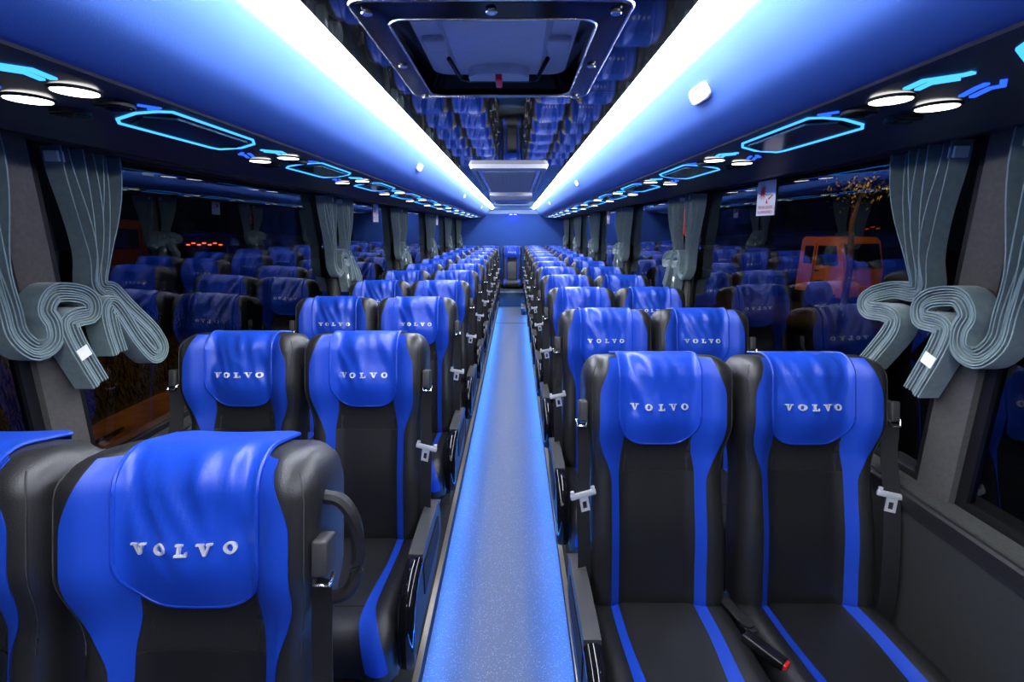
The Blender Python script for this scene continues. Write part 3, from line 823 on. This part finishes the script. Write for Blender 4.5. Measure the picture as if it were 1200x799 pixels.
        SM['tongue%d' % sx] = mb.mesh('belt_tongue', 'tongue_steel', angle=30)
        # buckle on the other side
        M = Matrix.Translation((-sx*0.205, -0.16, 0.487)) @ Matrix.Rotation(math.radians(-sx*38 if sx > 0 else 38), 4, 'Z') @ Matrix.Rotation(math.radians(4), 4, 'X')
        SM['buckle%d' % sx] = MB().rbox(-0.017, 0.017, -0.085, 0.02, -0.012, 0.012, 0.005).xform(M).mesh('buckle', 'gloss_black')
        SM['button%d' % sx] = MB().rbox(-0.013, 0.013, -0.092, -0.080, -0.009, 0.009, 0.004).xform(M).mesh('release_button', 'red_plastic')
        M2 = Matrix.Translation((-sx*0.207, -0.05, 0.480)) @ Matrix.Rotation(math.radians(sx*-14), 4, 'Z')
        SM['bstrap%d' % sx] = MB().rbox(-0.016, 0.016, -0.085, 0.07, -0.004, 0.004, 0.003).disc((0, -0.055, 0.002), 0.020, 0.008, 14).xform(M2).mesh('buckle_strap', 'belt_black', angle=30)
    # grab handle
    q = bpt(0.215, 0.60, 0)
    pts = [q + Vector((0.0, 0.045, 0.075)), q + Vector((0.030, 0.040, 0.070)), q + Vector((0.050, 0.035, 0.035)), q + Vector((0.053, 0.03, -0.035)), q + Vector((0.040, 0.015, -0.085)), q + Vector((0.0, 0.005, -0.095))]
    SM['grab'] = MB().tube([tuple(p) for p in catmull([tuple(p) for p in pts], 24)], 0.012, 8).mesh('grab_handle', 'matte_black')
make_seat_meshes()

seat_n = [0]
def seat(x, y, label, belt, arm, group, grab=False, buckle=True, cover=None):
    k = seat_n[0]; seat_n[0] += 1
    t = thing('coach_seat', label, 'seat', (x, y, 0), group)
    link('backrest', SM['backrest'], t); link('stitching', SM['stitching-1'], t); link('stitching', SM['stitching1'], t)
    link('lower_panel', SM['lower_panel'], t); link('upper_panel', SM['upper_panel'], t)
    link('stripe', SM['stripe_a'], t); link('stripe', SM['stripe_b'], t)
    c = (k*7 + k//3) % 3 if cover is None else cover
    cv = link('head_cover', SM['cover%d' % c], t)
    link('piping', SM['piping'], cv); link('lettering', SM['letters%d' % c], cv)
    cu = link('cushion', SM['cushion'], t)
    link('stripe', SM['cstripe_a'], cu); link('stripe', SM['cstripe_b'], cu); link('seam', SM['cushion_seam'], cu)
    link('base', SM['base'], t)
    if arm:
        a = link('armrest', SM['arm%d' % arm], t)
        link('armrest_pad', SM['armpad%d' % arm], a); link('armrest_cap', SM['armcap%d' % arm], a); link('side_inset', SM['armpanel%d' % arm], a)
    if belt:
        b = link('seat_belt', SM['strap%d' % belt], t)
        link('belt_guide', SM['guide%d' % belt], b); link('guide_loop', SM['loop%d' % belt], b); link('belt_tongue', SM['tongue%d' % belt], b)
        if buckle:
            b = link('buckle', SM['buckle%d' % belt], t)
            link('release_button', SM['button%d' % belt], b); link('buckle_strap', SM['bstrap%d' % belt], b)
    if grab: link('grab_handle', SM['grab'], t)
    return t
XA, XW = 0.482, 0.928
LY = [0.540, 1.442, 2.330] + [3.16 + 0.81*i for i in range(8)]
RY = [1.150 + 0.806*i for i in range(11)]
REAR = 10.20
for i, y in enumerate(LY):
    seat(-XA, y, 'black and blue coach seat beside the aisle, %s row, %s' % (ORD[i], VERGE), 1, 1, 'aisle seats, ' + VERGE, grab=(i == 0), buckle=False, cover=0 if i == 0 else None)
    seat(-XW, y, 'black and blue coach seat beside the window, %s row, %s' % (ORD[i], VERGE), -1, 0, 'window seats, ' + VERGE, buckle=False)
for i, y in enumerate(RY):
    seat(XA, y, 'black and blue coach seat beside the aisle, %s row, %s' % (ORD[i], LORRY), -1, -1, 'aisle seats, ' + LORRY, buckle=(i == 0))
    seat(XW, y, 'black and blue coach seat beside the window, %s row, %s' % (ORD[i], LORRY), 1, 0, 'window seats, ' + LORRY, buckle=False)
for x, d in ((-0.93, 'at the window on the ' + VERGE), (-0.475, 'left open between window and middle, ' + VERGE), (0.0, 'in the middle facing the aisle'), (0.475, 'between window and middle, ' + LORRY), (0.93, 'at the window on the ' + LORRY)):
    d = d.replace('left open between', 'between')
    seat(x, REAR, 'black and blue seat of the rear bench ' + d, 0, 0, 'rear bench seats')

# ---------------------------------------------------------------- curtains
def curtain_mesh(path, s, n_lay, top_gap, gap, width, lean):
    """pack of pleats: path in (y,z) wall plane; the pleats lie side by side, spread at the top, tight below"""
    pts = catmull([(p[0], p[1], 0) for p in path], 70)
    m = len(pts); L = [0]
    for i in range(1, m): L.append(L[-1] + (pts[i] - pts[i-1]).length)
    mb = MB()
    for k in range(n_lay):
        o_ = k - (n_lay - 1)/2
        V = []
        for i, p in enumerate(pts):
            a = pts[max(0, i-1)]; b_ = pts[min(m-1, i+1)]
            t = (b_ - a).normalized(); nn = Vector((-t.y, t.x, 0))
            g_ = lerp(top_gap, gap, ss(0.0, 0.33, L[i])) ; g_ = gap + (top_gap - gap)*(1 - ss(0.0, 0.36, L[i]))
            q = p + nn*(o_*g_)
            wv = 0.012*math.sin(k*2.4 + L[i]*6)*(1 - ss(0.2, 0.4, L[i]))
            xw = wall_x(min(1.8, max(0.84, q.y))) - 0.012
            ln = lean*ss(0.45, 0.62, L[i])
            jx = 0.004*math.sin(k*5.1)
            x0, x1 = s*(xw - width + wv + jx - ln), s*(xw - 0.008 - ln)
            h_ = gap*0.27
            for xx, dn in ((x0, -h_), (x0 - s*0.0, h_), (x1, h_), (x1, -h_)):
                r = q + nn*dn; V.append(Vector((xx, r.x, r.y)))
        F = []
        for i in range(m-1):
            for j in range(4): F.append((i*4+j, i*4+(j+1) % 4, (i+1)*4+(j+1) % 4, (i+1)*4+j))
        F += [(0, 1, 2, 3), ((m-1)*4+3, (m-1)*4+2, (m-1)*4+1, (m-1)*4)]
        mb.add(V, F)
    return mb, pts
# shapes relative to the pillar (dy, z); measured on the nearest pillars
PATH_NEAR = [(-0.155, 1.765), (-0.142, 1.60), (-0.132, 1.46), (-0.125, 1.36), (-0.122, 1.29), (-0.095, 1.245), (-0.060, 1.262), (-0.058, 1.31), (-0.068, 1.348), (-0.035, 1.385), (0.03, 1.376), (0.062, 1.35), (0.054, 1.315), (0.01, 1.312), (-0.015, 1.300), (-0.008, 1.25), (0.015, 1.18), (0.04, 1.11)]
PATH_FAR = [(0.180, 1.765), (0.165, 1.62), (0.130, 1.48), (0.100, 1.40), (0.112, 1.372), (0.145, 1.360), (0.20, 1.27), (0.252, 1.175), (0.250, 1.140), (0.215, 1.138), (0.165, 1.21), (0.125, 1.295), (0.100, 1.330), (0.080, 1.31), (0.080, 1.25), (0.090, 1.18)]
PATH_FAR_R = [(0.185, 1.765), (0.165, 1.62), (0.12, 1.48), (0.085, 1.40), (0.10, 1.375), (0.16, 1.375), (0.22, 1.352), (0.24, 1.325), (0.21, 1.305), (0.15, 1.308), (0.112, 1.298), (0.115, 1.26), (0.150, 1.20), (0.19, 1.14)]
PATH_FAR = [(y + 0.032*ss(0, 3, k), z) for k, (y, z) in enumerate(PATH_FAR)]
PATH_FAR_R = [(y + 0.032*ss(0, 3, k), z) for k, (y, z) in enumerate(PATH_FAR_R)]
for s, side, PY in ((-1, VERGE, P0), (1, LORRY, P1)):
    for i, y in enumerate(PY):
        for which, path in (('front', PATH_NEAR), ('rear', PATH_FAR if (s < 0) else PATH_FAR_R)):
            t = thing('curtain', 'teal grey tied curtain at the %s side of the %s pillar, %s' % (which, ORD[i], side), 'curtain', (0, y, 0), 'tied back window curtains')
            key = '%d%s' % (s, which)
            if key not in SM:
                mb, pts = curtain_mesh(path, s, 8, 0.0245, 0.0068, 0.064, 0.03)
                SM[key] = mb.mesh('pleats', 'curtain_teal', angle=35)
                # white tag on the aisle edge of the pack near its end
                e = pts[-7]; d = (pts[-1] - pts[-8]).normalized(); nn = Vector((-d.y, d.x, 0))
                xt_ = wall_x(1.2) - 0.012 - 0.064 - 0.03
                V = []
                for xx in (xt_ - 0.0065, xt_ - 0.0045):
                    for a_, b_ in ((-0.016, -0.018), (0.016, -0.018), (0.016, 0.018), (-0.016, 0.018)):
                        q = e + d*a_ + nn*b_; V.append((s*xx, q.x, q.y))
                SM[key + 't'] = MB().add(V, [(0,1,2,3),(4,5,6,7),(0,1,5,4),(1,2,6,5),(2,3,7,6),(3,0,4,7)]).mesh('tag', 'tag_white', False)
                yt = path[3][0]; sgn = -1 if which == 'front' else 1
                xw = wall_x(1.36) - 0.012
                SM[key + 'b'] = MB().tube([(s*(xw - 0.072), sgn*0.030, 1.336), (s*(xw - 0.074), sgn*0.055, 1.336), (s*(xw - 0.072), sgn*0.085, 1.338)], 0.006, 8).mesh('tie_hook', 'chrome')
                SM[key + 'k'] = MB().box(*sorted((s*(xw - 0.066), s*(xw - 0.03))), path[0][0] + (0.075 if sgn < 0 else -0.095), path[0][0] + (0.095 if sgn < 0 else -0.075), 1.728, 1.755).mesh('glider_tab', 'tag_white', False)
            link('pleats', SM[key], t)
            if which == 'front': link('tag', SM[key + 't'], t)
            link('tie_hook', SM[key + 'b'], t); link('glider_tab', SM[key + 'k'], t)

# ---------------------------------------------------------------- emergency hammers on the pillars
hm = {}
for s in (-1, 1):
    x = s*(wall_x(1.6) - 0.047)
    hm[s] = (MB().rbox(*sorted((x, x + s*0.02)), -0.018, 0.018, 1.50, 1.72, 0.005).mesh('bracket', 'red_plastic'),
             MB().tube([(x - s*0.008, 0.0, 1.515), (x - s*0.012, 0.0, 1.62), (x - s*0.010, 0.0, 1.69)], [0.010, 0.0085, 0.012], 10).mesh('handle', 'red_plastic'),
             MB().tube([(x - s*0.012, -0.035, 1.705), (x - s*0.012, 0.0, 1.708), (x - s*0.012, 0.035, 1.705)], [0.006, 0.011, 0.006], 10).mesh('hammer_head', 'chrome'),
             MB().box(*sorted((x - s*0.003, x)), -0.012, 0.012, 1.56, 1.60).mesh('sticker', 'sign_white'))
def hammer(s, y, label):
    t = thing('emergency_hammer', label, 'hammer', (0, y, 0), 'emergency hammers')
    for nm, me in zip(('bracket', 'handle', 'hammer_head', 'sticker'), hm[s]): link(nm, me, t)
hammer(1, P1[1], 'red emergency hammer on the second pillar, ' + LORRY)
hammer(1, P1[3], 'red emergency hammer on the fourth pillar, ' + LORRY)
hammer(-1, P0[2], 'red emergency hammer on the third pillar, ' + VERGE)
hammer(-1, P0[4], 'red emergency hammer on the fifth pillar, ' + VERGE)

# ---------------------------------------------------------------- break-glass signs on the panes
def text_mesh(s_, size):
    c = bpy.data.curves.new('t', 'FONT'); c.body = s_; c.size = size; c.align_x = 'CENTER'; c.fill_mode = 'FRONT'
    o = bpy.data.objects.new('t', c); COL.objects.link(o)
    dg = bpy.context.evaluated_depsgraph_get(); dg.update()
    me = bpy.data.meshes.new_from_object(o.evaluated_get(dg))
    vs = [v.co.copy() for v in me.vertices]; fs = [tuple(p.vertices) for p in me.polygons]
    bpy.data.objects.remove(o); bpy.data.curves.remove(c); bpy.data.meshes.remove(me)
    return vs, fs
TX1 = text_mesh('BREAK GLASS', 0.0205); TX2 = text_mesh('IN EMERGENCY', 0.0190)
def sign(s, y, label, zc=1.665, wd=0.160, ht=0.158):
    t = thing('emergency_sign', label, 'sign', (0, 0, 0), 'break glass signs')
    tilt = math.atan2(0.05, 0.95)
    X = s*(wall_x(zc) - 0.004)
    # local frame: a = across (reader's right), b = up; face towards the aisle
    ax = Vector((0, -s, 0)); up = Vector((-s*math.sin(tilt), 0, math.cos(tilt))); nn = Vector((-s, 0, 0))
    O = Vector((X, y, zc))
    def P(a, b, d=0.0): return O + ax*a + up*b + nn*d
    def slab(pts, d0, d1, mb):
        k = len(pts); mb.add([P(a, b, d0) for a, b in pts] + [P(a, b, d1) for a, b in pts], [tuple(range(k-1, -1, -1)), tuple(range(k, 2*k))] + [(i, (i+1) % k, k+(i+1) % k, k+i) for i in range(k)])
        return mb
    slab([(-wd/2, -ht/2), (wd/2, -ht/2), (wd/2, ht/2), (-wd/2, ht/2)], 0, 0.0015, MB()).obj('sheet', 'sign_white', t, False)
    # burst of cracks
    mb = MB(); c = (-0.028, 0.030); random.seed(4)
    burst = []
    for i in range(26):
        a = 2*PI*i/26; r = (0.036 + 0.009*random.random()) if i % 2 == 0 else 0.013 + 0.006*random.random()
        burst.append((c[0] + r*math.cos(a), c[1] + r*math.sin(a)))
    for i in range(26):
        slab([c, burst[i], burst[(i+1) % 26]], 0.0016, 0.0024, mb)
    mb.obj('burst', 'sign_red', t, False)
    mb = MB(); slab([(0.000, -0.024), (0.020, -0.024), (0.010, -0.004)], 0.0016, 0.0024, mb); slab([(0.020, -0.002), (0.058, 0.016), (0.060, 0.009), (0.026, -0.009)], 0.0016, 0.0024, mb)
    mb.obj('hammer_picture', 'sign_red', t, False)
    for (vs, fs), b0 in ((TX1, -0.048), (TX2, -0.070)):
        MB().add([P(v.x, v.y + b0, 0.0022) for v in vs], fs).obj('lettering', 'sign_red', t, False)
sign(1, 2.26, 'white break glass sign with red burst on the second window, ' + LORRY, 1.69)
sign(1, 6.0, 'white break glass sign on the window between third and fourth pillars, ' + LORRY, 1.69)
sign(-1, 4.42, 'white break glass sign on the window between second and third pillars, ' + VERGE, 1.69)
sign(-1, 7.9, 'white break glass sign on the window between fourth and fifth pillars, ' + VERGE, 1.69)

# ---------------------------------------------------------------- outside in the night
ZG = -1.25
struct(MB().box(-60, 60, -20, 80, ZG-0.1, ZG).obj('ground', 'night_asphalt'), 'dark asphalt outside the coach')
d = MB(); d.box(-6.1, -4.2, -3, 30, ZG, ZG+0.03); struct(d.obj('ground_dirt', 'dirt'), 'bare dirt strip outside the windows')
random.seed(2)
mb = MB(); nx, ny = 22, 60
V = []
for i in range(ny+1):
    for j in range(nx+1):
        x = -6.05 - j*0.35; y = -2 + i*0.5
        V.append((x, y, ZG + 0.02 + 0.06*j + 0.10*noise.noise(Vector((x*1.7, y*1.7, 0)))))
mb.add(V, [(i*(nx+1)+j, i*(nx+1)+j+1, (i+1)*(nx+1)+j+1, (i+1)*(nx+1)+j) for i in range(ny) for j in range(nx)])
struct(mb.obj('grass_verge', 'grass'), 'grass verge rising outside the windows')
mb = MB()
for i in range(9000):
    x = -6.15 - random.random()*6; y = 3 + random.random()*9; z = ZG + 0.02 + 0.06*((-6.05 - x)/0.35)
    a = random.random()*6.28; hh = 0.08 + random.random()*0.16; lx, ly = math.cos(a)*0.012, math.sin(a)*0.012
    mb.add([(x-lx, y-ly, z), (x+lx, y+ly, z), (x+random.uniform(-.06,.06), y+random.uniform(-.06,.06), z+hh)], [(0, 1, 2)])
tag(mb.obj('grass_blades', 'grass', smooth=False), 'dry grass growing on the verge outside the window', 'grass', kind='stuff')
o = thing('fallen_branch', 'short dark stick lying on the dirt outside the window', 'stick', (-5.5, 5.6, ZG+0.05))
MB().tube([(0, -0.35, 0), (0.03, 0, 0.02), (0.0, 0.35, 0.01)], [0.03, 0.025, 0.015], 7).obj('stem', 'bark', o)
MB().tube([(0.03, 0.0, 0.02), (0.12, 0.14, 0.04)], [0.015, 0.008], 6).obj('twig', 'bark', o)

# orange lorry on the yard
t = thing('lorry', 'orange lorry cab parked in the dark outside the window', 'lorry', (12.0, 17.6, ZG))
t.rotation_euler = (0, 0, math.radians(24))
prof = [(-1.15, 0.55), (-1.30, 0.75), (-1.28, 1.35), (-1.02, 2.35), (-0.88, 2.50), (0.25, 2.52), (0.36, 2.42), (0.38, 0.55)]
cab = MB().prism(prof, 'x', -1.15, 1.15).obj('cab', 'lorry_orange', t, angle=25)
MB().prism([(-1.08, 1.52), (-0.90, 2.22), (-0.28, 2.22), (-0.28, 1.52)], 'x', -1.165, -1.145).obj('side_window', 'dark_window', t)
MB().prism([(-0.12, 1.56), (-0.12, 2.20), (0.20, 2.20), (0.20, 1.56)], 'x', -1.165, -1.145).obj('rear_side_window', 'dark_window', t)
MB().prism([(-1.305, 1.45), (-1.07, 2.28), (-1.05, 2.28), (-1.285, 1.45)], 'x', -1.0, 1.0).obj('windscreen', 'dark_window', t)
MB().prism([(-0.215, 0.62), (-0.19, 0.62), (-0.19, 2.3), (-0.215, 2.3)], 'x', -1.158, -1.15).obj('door_gap', 'matte_black', t)
MB().box(-1.175, -1.15, -0.42, -0.26, 1.30, 1.35).obj('door_handle', 'matte_black', t)
MB().rbox(-1.2, 1.2, -1.42, -1.15, 0.42, 0.80, 0.04).obj('bumper', 'lorry_orange', t)
MB().box(-1.1, 1.1, 0.4, 5.5, 0.95, 1.15).obj('chassis', 'matte_black', t)
MB().rbox(-1.2, 1.2, 1.3, 5.6, 1.15, 1.95, 0.05).obj('load_bed', 'matte_black', t)
for y in (-0.55, 3.6):
    for x in (-1.18, 0.88):
        w_ = MB().disc((x, y, 0.5), 0.5, 0.30, 28, 'x').obj('wheel', 'tyre', t)
        MB().disc((x - 0.012, y, 0.5), 0.24, 0.324, 20, 'x').obj('hub', 'matte_black', w_)

# little tree with yellow leaves under the yard lamp
t = thing('tree', 'small tree with yellowish leaves in the dark beyond the window', 'tree', (9.2, 12.6, ZG))
MB().tube([(0, 0, 0), (0.1, 0.1, 1.5), (0.0, 0.2, 3.0), (0.1, 0.1, 4.0)], [0.10, 0.08, 0.06, 0.03], 8).obj('trunk', 'bark', t)
random.seed(7); mb = MB()
for i in range(260):
    c = Vector((random.gauss(0, 0.35), random.gauss(0, 0.35), 3.75 + random.gauss(0, 0.22)))
    a = Vector((random.gauss(0,1), random.gauss(0,1), random.gauss(0,1))).normalized()*0.05; b_ = a.cross(Vector((random.random(), random.random(), 1))).normalized()*0.025
    mb.add([c - a, c + b_, c + a, c - b_], [(0, 1, 2, 3)])
o = mb.obj('foliage', 'leaf_yellow', t, False); o['kind'] = 'stuff'
for i, (x, y, z, label) in enumerate(((-24, 36, 0.55, 'row of red tail lights far off in the dark'),)):
    t = thing('tail_lights', label, 'lights', (x, y, z - 0.3))
    MB().rbox(-1.6, 1.6, 0.05, 0.3, -1.5, 0.9, 0.05).obj('vehicle_rear', 'matte_black', t)
    for k in range(7):
        MB().rbox(-1.45 + k*0.42, -1.2 + k*0.42, -0.02, 0.06, 0.05 + 0.12*(k % 2), 0.13 + 0.12*(k % 2), 0.01).obj('light', 'far_red', t)
